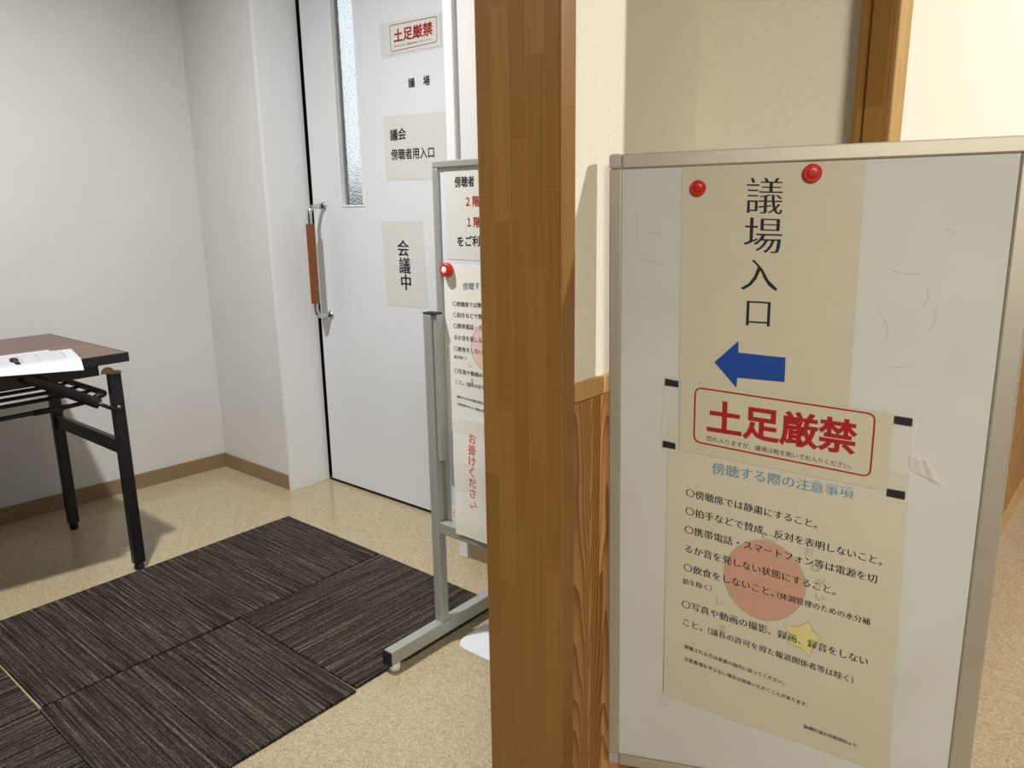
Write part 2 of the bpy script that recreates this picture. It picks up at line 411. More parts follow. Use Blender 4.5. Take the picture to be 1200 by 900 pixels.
# back wall left of the door recess
b = BM(); bx(b, -3.08, -2.556, 1.658, 1.80, 0, HW); struct('wall_back', b, 'wall', 'narrow white wall between the corner and the door recess', 'wall', origin=(0, 0, 0))
b = BM(); bx(b, -3.06, -2.556, 1.651, 1.6575, 0, 0.062, 0.001); struct('baseboard_back', b, 'baseboard', 'brown vinyl baseboard left of the door recess', 'baseboard', origin=(0, 0, 0))
# jamb casings of the recess
b = BM(); bx(b, -2.556, -2.540, 1.648, 1.835, 0, HW, 0.0015); bx(b, -2.70, -2.556, 1.80, 1.835, 0, HW)
struct('trim_1', b, 'casing', 'white jamb casing on the left side of the sliding door', 'jamb', origin=(0, 0, 0))
b = BM(); bx(b, -1.602, -1.567, 1.642, 1.835, 0, HW, 0.003)
struct('trim_2', b, 'casing', 'white jamb casing on the right side of the sliding door', 'jamb', origin=(0, 0, 0))
b = BM(); bx(b, -1.560, -0.72, 1.658, 1.80, 0, HW); bx(b, -1.567, -1.56, 1.668, 1.80, 0, HW)
struct('wall_back_right', b, 'wall', 'white wall to the right of the door behind the small notice stand', 'wall', origin=(0, 0, 0))
b = BM(); bx(b, -1.559, -0.72, 1.651, 1.6575, 0, 0.062, 0.001); struct('baseboard_back_right', b, 'baseboard', 'brown vinyl baseboard right of the door', 'baseboard', origin=(0, 0, 0))
# dark backing strips that paint the shade beside and below the door leaf
b = BM(); bx(b, -2.70, -2.49, 1.868, 1.89, 0, HW); bx(b, -2.49, -1.5, 1.868, 1.89, 0, 0.03); bx(b, -2.54, -1.602, 1.835, 1.868, 0.0, 0.004)
struct('trim_3', b, 'slot', 'dark backing strips painting the shade beside and under the door leaf', 'gap', origin=(0, 0, 0))

# door leaf with a tall narrow light
DY = 1.833
X0, X1, XE = -2.517, -1.50, None
wx0, wx1, wz0, wz1 = -2.338, -2.213, 1.122, 1.95
b = BM()
bx(b, X0, wx0, DY, DY + 0.034, 0.012, 2.10); bx(b, wx1, X1, DY, DY + 0.034, 0.012, 2.10)
bx(b, wx0, wx1, DY, DY + 0.034, 0.012, wz0); bx(b, wx0, wx1, DY, DY + 0.034, wz1, 2.10)
bmesh.ops.remove_doubles(b, verts=b.verts[:], dist=1e-5)
door = struct('door_1', b, 'door', 'white sliding door with a tall narrow obscure glass light and paper notices', 'door', origin=(-2.0, DY, 0.012))
b = BM()
for a0, a1, c0, c1 in ((wx0 - 0.004, wx0 + 0.003, wz0 - 0.004, wz1 + 0.004), (wx1 - 0.003, wx1 + 0.004, wz0 - 0.004, wz1 + 0.004)): bx(b, a0, a1, DY - 0.003, DY + 0.036, c0, c1, 0.001)
bx(b, wx0 + 0.003, wx1 - 0.003, DY - 0.003, DY + 0.036, wz0 - 0.004, wz0 + 0.003, 0.001); bx(b, wx0 + 0.003, wx1 - 0.003, DY - 0.003, DY + 0.036, wz1 - 0.003, wz1 + 0.004, 0.001)
wf = obj('window_frame', b, 'casing', door)
b = BM(); bx(b, wx0 + 0.003, wx1 - 0.003, DY + 0.020, DY + 0.026, wz0 + 0.003, wz1 - 0.003); obj('glass_pane', b, 'glass', door)['label'] = 'obscure glass pane bright with daylight'
b = BM(); bx(b, wx0 + 0.003, wx0 + 0.010, DY + 0.012, DY + 0.020, wz0 + 0.003, wz1 - 0.003); obj('gasket', b, 'alu_grey', door)
# lintel over the recess
b = BM(); bx(b, -2.54, -1.602, 1.66, 1.868, 2.105, HW); struct('trim_4', b, 'casing', 'white lintel panel above the sliding door', 'lintel', origin=(0, 0, 0))
# unseen glowing panel added beyond the door to give the glass its daylight
b = BM(); bx(b, -5.2, -2.4, 3.6, 3.63, 1.25, 2.9); o = struct('daylight_panel', b, 'daylight', 'unseen glowing panel added behind the door glass', 'window', origin=(0, 0, 0))
# pull handle
hx, hy = -2.452, 1.765
b = BM()
path = [(hx, DY, 1.122)] + arc((hx, hy + 0.03, 1.122), (hx, hy, 1.122), (hx, hy, 1.09)) + arc((hx, hy, 0.737), (hx, hy, 0.705), (hx, hy + 0.03, 0.705)) + [(hx, DY, 0.705)]
tube(b, path, 0.0095, 14)
for z in (1.122, 0.705): lathe(b, [(0.017, 0), (0.017, 0.004), (0.013, 0.007)], frame((hx, DY, z), (1, 0, 0), (0, 0, 1), (0, -1, 0)))
hd = obj('door_handle', b, 'steel', door); hd['label'] = 'polished steel pull handle'
b = BM(); tube(b, [(hx, hy, 0.757), (hx, hy, 0.759), (hx, hy, 1.056), (hx, hy, 1.058)], 0.0165, 18); obj('grip', b, 'grip', hd)['label'] = 'brown wooden grip'

# partition: wood end post, corridor wall, nib, second post, far corridor wall
PX0, PX1, PY0, PY1 = -0.711, -0.570, 0.786, 0.808
b = BM(); bx(b, PX0, PX1, PY0, PY1 + 0.01, 0, HW, 0.004, seg=3)
struct('trim_5', b, 'post', 'wide honey-brown laminated timber post capping the partition end', 'post', origin=(0, 0, 0))
WA = -0.580
b = BM(); bx(b, -0.700, WA, 0.818, 1.166, 0, HW); struct('wall_partition', b, 'paper_wall', 'short lit wallpapered wall behind the wooden post', 'wall', origin=(0, 0, 0))
b = BM(); bx(b, -0.700, -0.30, 1.166, 1.30, 0, HW); struct('wall_return', b, 'paper_wall', 'shaded beige wallpapered wall above the large notice board', 'wall', origin=(0, 0, 0))
b = BM(); bx(b, -0.5795, -0.570, 0.8185, 1.165, 0.843, 0.868, 0.001); bx(b, -0.569, -0.335, 1.150, 1.1655, 0.843, 0.868, 0.001)
struct('trim_6', b, 'post_light', 'pale wooden dado rail above the cedar wainscot', 'dado rail', origin=(0, 0, 0))
b = BM()
y = 0.8185
for wd in (0.045, 0.09, 0.09, 0.09, 0.03):
    bx(b, -0.5795, -0.5735, y, y + wd - 0.0006, 0, 0.8425, 0.0026, seg=1); y += wd
x = -0.5730
while x < -0.345:
    bx(b, x, min(x + 0.0544, -0.336), 1.159, 1.1655, 0, 0.8425, 0.0016, seg=1); x += 0.055
struct('wainscot_partition', b, 'cedar', 'cedar board wainscot between the post and the notice board', 'wainscot', origin=(0, 0, 0))
# second post: stop strip, front face, side strip; timber tones paint its shade and light
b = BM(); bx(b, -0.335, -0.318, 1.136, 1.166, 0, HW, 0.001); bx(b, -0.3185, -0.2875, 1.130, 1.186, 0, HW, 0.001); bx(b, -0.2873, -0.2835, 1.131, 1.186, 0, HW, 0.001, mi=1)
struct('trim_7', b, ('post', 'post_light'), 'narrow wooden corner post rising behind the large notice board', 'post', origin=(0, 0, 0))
dd = Vector((0.030, 2.20, 0)).normalized()
TD = frame((-0.288, 1.186, 0), dd, (0, 0, 1), Vector((dd.y, -dd.x, 0)))
b = BM(); bx(b, 0, 6.5, 0, HW, -0.12, 0, T=TD); struct('wall_corridor', b, 'paper_wall', 'bright white wallpapered corridor wall at the upper right', 'wall', origin=(0, 0, 0))
b = BM()
s = 0.0
bx(b, 0, 0.037, 0.07, 0.8425, 0.0005, 0.0055, 0.0026, T=TD, seg=1); s = 0.0375
while s < 6.3: bx(b, s, s + 0.0894, 0.07, 0.8425, 0.0005, 0.0055, 0.0026, T=TD, seg=1); s += 0.09
struct('wainscot_corridor', b, 'cedar', 'cedar board wainscot along the corridor wall at the right edge', 'wainscot', origin=(0, 0, 0))
b = BM(); bx(b, 0, 6.4, 0, 0.07, 0.0005, 0.010, 0.001, T=TD); struct('baseboard_corridor', b, 'post_light', 'pale wooden baseboard along the corridor wall', 'baseboard', origin=(0, 0, 0))
b = BM(); bx(b, 0, 6.4, 0.843, 0.868, 0.0005, 0.010, 0.001, T=TD); struct('trim_8', b, 'post_light', 'pale wooden dado rail along the corridor wall', 'dado rail', origin=(0, 0, 0))

# ================================================================== CARPET TILES
def tile(x0, x1, y0, y1, along, label, rot=0.0, z=0.0):
    b = BM(); cx, cy = (x0 + x1) / 2, (y0 + y1) / 2
    T = Matrix.Translation((cx, cy, z)) @ Matrix.Rotation(rot, 4, 'Z')
    a, c = (x1 - x0) / 2, (y1 - y0) / 2
    bx(b, -a, a, -c, c, 0.0, 0.0075, 0.002, seg=2)
    bmesh.ops.subdivide_edges(b, edges=[e for e in b.edges if e.calc_length() > 0.3], cuts=1)
    me_o = obj('carpet_tile', b, 'carpet_y' if along == 'Y' else 'carpet_x', origin=(0, 0, 0))
    me_o.matrix_world = T
    return tag(me_o, label, 'carpet tile', 'ribbed dark brown carpet tiles')
tile(-2.322, -1.812, 0.9805, 1.482, 'X', 'dark ribbed carpet tile farthest back, nearest the door')
tile(-2.322, -1.812, 0.478, 0.980, 'X', 'dark ribbed carpet tile along the table side, left of the farthest tile')
tile(-1.8085, -1.302, 0.9745, 1.480, 'Y', 'dark ribbed carpet tile under the foot of the small notice stand', -0.007)
tile(-1.8045, -1.2975, 0.4660, 0.9695, 'X', 'dark ribbed carpet tile nearest the wooden post in the foreground', -0.013)
tile(-2.322, -1.812, -0.04, 0.4725, 'Y', 'dark ribbed carpet tile cut by the left edge of the photo', -0.008)
tile(-1.808, -1.300, -0.04, 0.4645, 'Y', 'dark ribbed carpet tile cut by the bottom left corner of the photo', -0.011)

# ================================================================== LARGE NOTICE BOARD (right)
E1 = Vector((0.9178857, 0.39666809, 0.01184375)); E2 = Vector((-0.00876112, -0.00958243, 0.99991571)); E3 = E1.cross(E2)
TB = frame((-0.55646122, 0.87244903, 1.16798081), E1, E2, E3)
BW, BH, FL, FR, FT, FB = 0.4957, 0.920, 0.0165, 0.0245, 0.0185, 0.0185
def P1(x, y, c=0.0): return TB @ Vector((x, y, c))
base = P1(BW / 2, 0, -0.012); base.z = 0
nb = thing('notice_board', 'large standing whiteboard with aluminium frame in the right foreground', 'notice board', base)
b = BM(); bx(b, FL - 0.004, BW - FR + 0.004, -BH + FB - 0.004, -FT + 0.004, -0.016, -0.004, T=TB); obj('panel', b, 'white', nb)
cs = 0.0165
b = BM(); bx(b, cs, BW - cs, -FT, 0, -0.020, 0, 0.002, T=TB); obj('frame_rail', b, 'alu', nb)
b = BM(); bx(b, cs, BW - cs, -BH, -BH + FB, -0.020, 0, 0.002, T=TB); obj('frame_rail', b, 'alu', nb)
b = BM(); bx(b, 0, FL, -BH + FB, -FT, -0.020, 0, 0.002, T=TB); obj('frame_rail', b, 'alu', nb)
b = BM(); bx(b, BW - FR, BW, -BH + FB, -FT, -0.020, 0, 0.002, T=TB); bx(b, BW - 0.004, BW + 0.003, -BH + FB, -FT, -0.018, -0.006, 0.001, T=TB); obj('frame_rail', b, 'alu', nb)
for x0, x1, y0, y1 in ((0, cs, -FT, 0), (BW - FR, BW, -FT, 0), (0, cs, -BH, -BH + FB), (BW - FR, BW, -BH, -BH + FB)):
    b = BM(); bx(b, x0 - 0.0005, x1, y0, y1 + 0.0005, -0.0205, 0.0006, 0.004, T=TB, seg=3); obj('corner_cap', b, 'corner', nb)
# stand: two uprights behind the panel, a foot under each
for sx in (0.075, 0.42):
    p = P1(sx, 0, 0); 
    b = BM(); 
    Tv = frame((P1(sx, -BH, -0.028).x, P1(sx, -BH, -0.028).y, 0), E1.xy.to_3d().normalized(), (0, 0, 1), E3.xy.to_3d().normalized())
    bx(b, -0.014, 0.014, 0.075, 0.62, -0.012, 0.007, 0.002, T=Tv); obj('upright', b, 'alu_grey', nb)
    b = BM(); bx(b, -0.018, 0.018, 0.030, 0.075, -0.155, 0.19, 0.002, T=Tv); ft = obj('foot', b, 'alu_grey', nb)
    for q in (-0.13, 0.165):
        b = BM(); lathe(b, [(0.012, -0.030), (0.014, -0.02), (0.012, 0.0)], Tv @ frame((0, 0.030, q), (1, 0, 0), (0, 0, 1), (0, 1, 0))); obj('foot_pad', b, 'black_rub', ft)
b = BM()
for pts in ([(0.034, -0.075), (0.039, -0.092), (0.036, -0.11)], [(0.052, -0.10), (0.064, -0.104), (0.07, -0.100)], [(0.04, -0.135), (0.06, -0.138), (0.075, -0.146)],
            [(0.335, -0.20), (0.352, -0.22), (0.347, -0.24)], [(0.385, -0.17), (0.395, -0.182), (0.385, -0.196)], [(0.398, -0.20), (0.404, -0.214), (0.394, -0.224)],
            [(0.345, -0.15), (0.36, -0.158), (0.38, -0.155)], [(0.352, -0.27), (0.365, -0.275), (0.378, -0.268)], [(0.40, -0.105), (0.408, -0.10), (0.412, -0.108)]):
    ribbon(b, arc((*pts[0], 0), (*pts[1], 0), (*pts[2], 0), 8) and [Vector((p.x, p.y)) for p in arc((*pts[0], 0), (*pts[1], 0), (*pts[2], 0), 8)], 0.0006, TB, -0.0039)
obj('marker_traces', b, 'smudge', nb)['label'] = 'faint wiped marker traces'
CB = -0.0040      # the panel's face, in board coordinates

def sheet_thing(name, q, T, c, mat, label, cat='sign', th=0.0004, surf=None, nx=8, ny=8, group=None):
    b = BM(); quad_sheet(b, q, T, c, th, nx, ny, surf)
    return tag(obj(name, b, mat), label, cat, group)

# paper with 議場入口 and the arrow
pq = ((0.0935, -0.0185), (0.3085, -0.0195), (0.0950, -0.330), (0.3106, -0.338))
s1 = sheet_thing('laminated_sign', pq, TB, CB + 0.0003, 'lam', 'cream laminated sign with large black vertical letters and a blue left arrow')
b = BM(); SH = -0.05
for ch, (x0, y1), (x1, y0) in (('議', (0.1728, -0.0362), (0.2168, -0.0802)), ('場', (0.1722, -0.0850), (0.2181, -0.1284)), ('入', (0.1705, -0.1372), (0.2156, -0.1764)), ('口', (0.1790, -0.1905), (0.2085, -0.2223))):
    write_box(b, ch, x0, x1, y0, y1, TB, CB + 0.0010, 'mincho_fine', SH)
obj('lettering', b, 'black', s1)
b = BM(); poly(b, [(0.1409, -0.2721), (0.1706, -0.2426), (0.1712, -0.2583), (0.2301, -0.2633), (0.2305, -0.2959), (0.1712, -0.2923), (0.1703, -0.3059)], TB, CB + 0.0010)
obj('arrow', b, 'blue', s1)['label'] = 'solid blue arrow pointing left'

# rules poster content, shared by both boards: (text, start, end, style, material)
LINES = [('傍聴する際の注意事項', (0.1422, -0.4204), (0.3242, -0.4427), 'mincho', 'title'),
 ('〇傍聴席では静粛にすること。', (0.1079, -0.4585), (0.2830, -0.4911), 'mincho', 'black'),
 ('〇拍手などで賛成、反対を表明しないこと。', (0.1079, -0.4859), (0.3660, -0.5356), 'mincho', 'black'),
 ('〇携帯電話・スマートフォン等は電源を切', (0.1074, -0.5140), (0.3617, -0.5620), 'mincho', 'black'),
 ('るか音を発しない状態にすること。', (0.1076, -0.5429), (0.3120, -0.5860), 'mincho', 'black'),
 ('〇飲食をしないこと。', (0.1073, -0.5722), (0.2330, -0.5985), 'mincho', 'black'),
 ('（体調管理のための水分補', (0.2290, -0.5985), (0.3575, -0.6258), 'mincho', 'black'),
 ('給を除く）', (0.1070, -0.5939), (0.1540, -0.6032), 'mincho', 'black'),
 ('〇写真や動画の撮影、録画、録音をしない', (0.1062, -0.6299), (0.3595, -0.6857), 'mincho', 'black'),
 ('こと。', (0.1070, -0.6583), (0.1450, -0.6672), 'mincho', 'black'),
 ('（議長の許可を得た報道関係者等は除く）', (0.1370, -0.6660), (0.3500, -0.7185), 'mincho', 'black'),
 ('傍聴される方は係員の指示に従ってください。', (0.1115, -0.6985), (0.2530, -0.7363), 'semi', 'black'),
 ('注意事項を守らない場合は退席いただくことがあります。', (0.1118, -0.7181), (0.2900, -0.7671), 'semi', 'black'),
 ('飯綱町議会傍聴規則より', (0.2817, -0.8000), (0.3540, -0.8185), 'mincho', 'black')]
LINES = [(t, a, (b[0] + (b[0] - a[0]) * 0.6 / len(t), b[1] + (b[1] - a[1]) * 0.6 / len(t)) if t[-1] in '。' and len(t) < 25 and t != 'こと。' else b, c, d) for t, a, b, c, d in LINES]
FAINT = [('お', 0.2736, -0.5311), ('ね', 0.2826, -0.5537), ('が', 0.2903, -0.5765), ('い', 0.2915, -0.5973), ('し', 0.159, -0.6189), ('ま', 0.1638, -0.6618)]
def poster_parts(par, T, c, mp, surf=None, ks=('black', 'title'), pink='pink', upto=1.0):
    """mp maps board coordinates of the big poster to local coordinates of the board carrying this copy"""
    def circ(cx, cy, rx, ry, n=44): return [mp(cx + rx * math.cos(2 * PI * i / n) * (1 + 0.03 * math.cos(4 * PI * i / n)), cy + ry * math.sin(2 * PI * i / n) - 0.03 * math.cos(2 * PI * i / n)* 0.2) for i in range(n)]
    ap = circ(0.2181, -0.5813, 0.0528, 0.0602)
    b = BM(); poly(b, ap, T, c, surf); obj('fruit_print', b, pink, par)['label'] = 'faded pink round fruit print behind the lines of text'
    if upto > 0.2:
        st = [(0.2481, -0.6452), (0.2652, -0.6459), (0.2802, -0.6355), (0.2862, -0.649), (0.297, -0.6582), (0.2874, -0.6705), (0.2841, -0.6897), (0.2709, -0.6776), (0.2535, -0.6724), (0.2554, -0.6581)]
        sp = [mp(*p) for p in st]
        b = BM(); poly(b, sp, T, c, surf); obj('star_print', b, 'yellow', par)['label'] = 'faded yellow star print'
    b = BM()
    ribbon(b, [Vector(p) for p in ap], 0.0014, T, c + 0.0001, True, surf)
    if upto > 0.2: ribbon(b, [Vector(p) for p in sp], 0.0014, T, c + 0.0001, True, surf)
    ribbon(b, [Vector(mp(0.2130, -0.511)), Vector(mp(0.2133, -0.518)), Vector(mp(0.2137, -0.5257))], 0.0013, T, c + 0.0001, False, surf)
    ribbon(b, [Vector(mp(0.2235 + 0.0095 * math.cos(k * PI / 9) , -0.5165 - 0.0015 * math.cos(k * PI / 9) + 0.0038 * math.sin(k * PI / 9))) for k in range(18)], 0.0013, T, c + 0.0001, True, surf)
    for ch, x, y in FAINT:
        if x - 0.08 < upto: write(b, ch, mp(x - 0.0075, y + 0.001), mp(x + 0.0075, y - 0.001), T, c + 0.00012, 'gothic', surf=surf)
    obj('faint_print', b, 'grey_ink', par)['label'] = 'pale grey outlines and faint handwriting'
    for mat, nm in (('title', 'heading'), ('black', 'lettering')):
        b = BM()
        for s, p0, p1, sty, mm in LINES:
            if mm != mat: continue
            n = len(s); k = n
            if upto < 0.3:
                k = max(0, min(n, int((upto - (p0[0] - 0.08)) / ((p1[0] - p0[0]) / n))))
            if k == 0: continue
            q1 = (p0[0] + (p1[0] - p0[0]) * k / n, p0[1] + (p1[1] - p0[1]) * k / n)
            write(b, s[:k], mp(*p0), mp(*q1), T, c + 0.0003, sty, surf=surf)
        if len(b.verts): obj(nm, b, mat, par)
        else: b.free()
def bulge(x, y):
    t = max(0.0, (-0.42 - y) / 0.43); s = max(0.0, (x - 0.30) / 0.09)
    return 0.004 * t * t + 0.003 * s * s * t
s2 = sheet_thing('rules_poster', ((0.0818, -0.353), (0.3885, -0.414), (0.0832, -0.785), (0.3965, -0.856)), TB, CB + 0.0005, 'poster', 'tall cream rules poster with small black text on the large notice board', 'poster', surf=bulge, nx=14, ny=20)
poster_parts(s2, TB, CB + 0.0011, lambda x, y: (x, y), bulge)

# shoes-off strip in its clear sleeve
fq = ((0.0753, -0.2921), (0.3894, -0.3364), (0.0731, -0.3965), (0.3882, -0.4525))
s3 = sheet_thing('shoes_off_strip', ((0.0973, -0.2982), (0.3632, -0.3325), (0.0975, -0.3972), (0.3626, -0.4360)), TB, CB + 0.0022, 'lam', 'tilted cream strip with bold red framed letters on the large notice board')
b = BM(); quad_sheet(b, fq, TB, CB + 0.0016, 0.0003, 4, 3); obj('clear_sleeve', b, 'film', s3)
def shoes_off(par, T, c, fr, word, small, rw, frs=0.010):
    b = BM(); ribbon(b, rounded(fr, frs), rw, T, c, True); 
    p0, p1, hh = word
    write(b, '土足厳禁', p0, p1, T, c + 0.0001, 'bold', h=hh, res=3); obj('red_lettering', b, 'red', par)
    b = BM(); write(b, '恐れ入りますが、議場は靴を脱いでお入りください。', small[0], small[1], T, c, 'gothic'); obj('small_lettering', b, 'black', par)
shoes_off(s3, TB, CB + 0.0029, ((0.1172, -0.3071), (0.3416, -0.3335), (0.3414, -0.4179), (0.1173, -0.3834)), ((0.1330, -0.3458), (0.3225, -0.3668), 0.0485), ((0.1337, -0.3775), (0.3240, -0.4063)), 0.0022)
for q in (((0.077, -0.2962), (0.0947, -0.2994), (0.0769, -0.3056), (0.0949, -0.3077)), ((0.0756, -0.3848), (0.0926, -0.3878), (0.0754, -0.3939), (0.0928, -0.3964)),
          ((0.3642, -0.3342), (0.3849, -0.3367), (0.3644, -0.3443), (0.3852, -0.3471)), ((0.3632, -0.4323), (0.3845, -0.435), (0.3634, -0.4426), (0.3848, -0.4459))):
    b = BM(); quad_sheet(b, q, TB, CB + 0.0030, 0.0002, 1, 1); obj('black_tape', b, 'black_tape', s3)
# loose clear tape at its right end
b = BM(); quad_sheet(b, ((0.386, -0.3862), (0.4116, -0.3899), (0.388, -0.4045), (0.4266, -0.4205)), TB, CB + 0.0034, 0.0002, 6, 4, surf=lambda x, y: 0.006 * max(0, (x - 0.395) / 0.03) + 0.0012 * math.sin(x * 700 + y * 300))
tag(obj('clear_tape', b, 'film'), 'loose curled piece of clear tape at the right end of the red-lettered strip', 'tape')
b = BM(); quad_sheet(b, ((0.077, -0.776), (0.096, -0.782), (0.078, -0.800), (0.094, -0.806)), TB, CB + 0.0052, 0.0002, 2, 2)
tag(obj('clear_tape', b, 'film_thin'), 'small clear tape holding the lower left corner of the rules poster', 'tape')

def magnet(T, r, h, label, cap='magnet_dark', capr=0.62):
    o = T @ Vector((0, 0, 0)); t = thing('magnet', label, 'magnet', o, 'red round board magnets')
    b = BM(); lathe(b, [(r * 0.9, 0), (r, h * 0.12), (r, h * 0.55), (r * 0.93, h * 0.82), (r * 0.80, h)], T); obj('body', b, 'magnet', t)
    b = BM(); lathe(b, [(r * capr, h * 0.9), (r * capr, h * 1.02), (r * capr * 0.86, h * 1.08), (r * capr * 0.3, h * 1.09)], T); obj('cap', b, cap, t)
magnet(frame(P1(0.1135, -0.0461, CB + 0.0008), E1, E2, E3), 0.0100, 0.006, 'red round magnet at the upper left corner of the arrow sign')
magnet(frame(P1(0.2489, -0.0330, CB + 0.0008), E1, E2, E3), 0.0113, 0.006, 'red round magnet at the top middle of the arrow sign, right of its twin')

# ================================================================== SMALL NOTICE STAND (behind the post)
BY = 1.270
T2 = frame((0, BY, 0), (1, 0, 0), (0, 0, 1), (0, -1, 0))
x0, x1, z0, z1 = -1.285, -0.80, 0.318, 1.210
ns = thing('notice_board', 'small grey framed notice stand half hidden behind the wooden post', 'notice board', (-1.04, BY, 0))
b = BM(); bx(b, x0 + 0.014, x1 - 0.014, z0 + 0.014, z1 - 0.014, -0.014, -0.003, T=T2); obj('panel', b, 'white_blue', ns)
for a0, a1, c0, c1 in ((x0, x1, z1 - 0.016, z1), (x0, x1, z0, z0 + 0.016), (x0, x0 + 0.018, z0 + 0.016, z1 - 0.016), (x1 - 0.018, x1, z0 + 0.016, z1 - 0.016)):
    b = BM(); bx(b, a0, a1, c0, c1, -0.016, 0.004, 0.003, T=T2, seg=3); obj('frame_rail', b, 'alu_grey', ns)
for k, ux in enumerate((-1.3, -0.817)):
    sgn = 1 if k == 0 else -1
    b = BM(); bx(b, ux - 0.006, ux + 0.020, 0.060, 0.862, 0.0045, 0.030, 0.002, T=T2); bx(b, ux + 0.0205 if k == 0 else ux - 0.018, ux + 0.034 if k == 0 else ux - 0.0065, 0.50, 0.862, 0.0045, 0.024, 0.002, T=T2)
    up_ = obj('upright', b, 'alu_grey', ns)
    b = BM(); bx(b, ux - 0.0065, ux + 0.034, 0.862, 0.866, 0.004, 0.0305, 0.001, T=T2); obj('end_cap', b, 'black_rub', up_)
    b = BM(); bx(b, ux - 0.006, ux + 0.022, 0.024, 0.060, -0.235, 0.205, 0.002, T=T2); ft = obj('foot', b, 'alu_grey', ns)
    b = BM(); bx(b, ux - 0.0065, ux + 0.0225, 0.0235, 0.0605, 0.205, 0.211, 0.002, T=T2); bx(b, ux - 0.004, ux + 0.020, 0.014, 0.0238, -0.23, 0.16, 0.001, T=T2); obj('end_cap', b, 'black_rub', ft)
    for q in (0.185, -0.215):
        b = BM(); lathe(b, [(0.011, -0.0235), (0.0135, -0.019), (0.0135, -0.006), (0.009, 0.0)], frame((ux + 0.008, BY - q, 0.024), (1, 0, 0), (0, 1, 0), (0, 0, 1))); obj('foot_pad', b, 'magnet_white', ft)
b = BM(); bx(b, -1.2795, -0.824, 0.308, 0.338, 0.0045, 0.028, 0.002, T=T2); obj('crossbar', b, 'alu_grey', ns)
C2 = -0.003
s4 = sheet_thing('floor_guide_sheet', ((-1.252, 1.192), (-0.958, 1.192), (-1.249, 0.990), (-0.955, 0.990)), T2, C2 + 0.0003, 'sheet_cream', 'off-white sheet with red and black lines at the top of the small notice stand')
b = BM(); write(b, '傍聴者', (-1.2195, 1.162), (-1.1585, 1.162), T2, C2 + 0.001, 'heavy', h=0.0245, res=3); write(b, 'をご利', (-1.218, 1.031), (-1.146, 1.033), T2, C2 + 0.001, 'heavy', h=0.0245, res=3); obj('lettering', b, 'black', s4)
b = BM(); write(b, '２', (-1.1905, 1.119), (-1.1695, 1.119), T2, C2 + 0.001, 'heavy', h=0.024); write(b, '階', (-1.1675, 1.119), (-1.1445, 1.119), T2, C2 + 0.001, 'heavy', h=0.0245); write(b, '１', (-1.1885, 1.074), (-1.1675, 1.074), T2, C2 + 0.001, 'heavy', h=0.024); write(b, '階', (-1.1655, 1.074), (-1.1425, 1.074), T2, C2 + 0.001, 'heavy', h=0.0245); obj('red_lettering', b, 'red', s4)
s5 = sheet_thing('rules_poster', ((-1.262, 0.978), (-0.965, 0.978), (-1.260, 0.574), (-0.963, 0.574)), T2, C2 + 0.0003, 'sheet', 'white rules poster with small text on the small notice stand behind the post', 'poster')
LZ = {-0.4204: 0.926, -0.4585: 0.8835, -0.4859: 0.8585, -0.5140: 0.8315, -0.5429: 0.806, -0.5722: 0.7805, -0.5985: 0.7805, -0.5939: 0.758, -0.6299: 0.7295, -0.6583: 0.7035, -0.6660: 0.7035, -0.6985: 0.6665, -0.7181: 0.6505, -0.8000: 0.600}
def mp2(x, y):
    yy = y + (x - 0.0825) * 0.21
    return (-1.2618 + (x - 0.0825) * 0.985, 0.8875 + (yy + 0.4531) * 0.930)
poster_parts(s5, T2, C2 + 0.0009, mp2, None, pink='pink_w')
s6 = sheet_thing('seat_sign', ((-1.2165, 0.624), (-1.007, 0.626), (-1.2165, 0.327), (-1.007, 0.329)), T2, 0.0312, 'sheet', 'off-white portrait sheet with vertical coral letters hung low on the small notice stand', 'sign', surf=lambda x, y: 0.0015 * math.sin(x * 60) + 0.001 * math.sin(y * 40))
b = BM()
for i, ch in enumerate('お掛けください'): write(b, ch, (-1.1700 - 0.0006 * i, 0.580 - i * 0.0272), (-1.1420 - 0.0006 * i, 0.580 - i * 0.0272), T2, 0.0320, 'heavy', h=0.027, res=3, surf=lambda x, y: 0.0015 * math.sin(x * 60) + 0.001 * math.sin(y * 40))
obj('lettering', b, 'pinkink', s6)
s7 = sheet_thing('label_sticker', ((-1.2665, 0.378), (-1.240, 0.378), (-1.2665, 0.340), (-1.240, 0.340)), T2, C2 + 0.0003, 'sheet', 'tiny white sticker at the lower left corner of the small notice stand', 'label')
b = BM()
for k in range(3):
    for j in range(4): ribbon(b, [Vector((-1.262 + 0.005 * j, 0.366 - 0.008 * k)), Vector((-1.2595 + 0.005 * j, 0.369 - 0.008 * k)), Vector((-1.2585 + 0.005 * j, 0.364 - 0.008 * k))], 0.001, T2, C2 + 0.0009)
obj('print', b, 'black', s7)
magnet(frame((-1.2465, BY - C2 - 0.0008, 0.966), (1, 0, 0), (0, 0, 1), (0, -1, 0)), 0.0165, 0.016, 'red magnet with white centre on the small notice stand', 'magnet_white', 0.48)

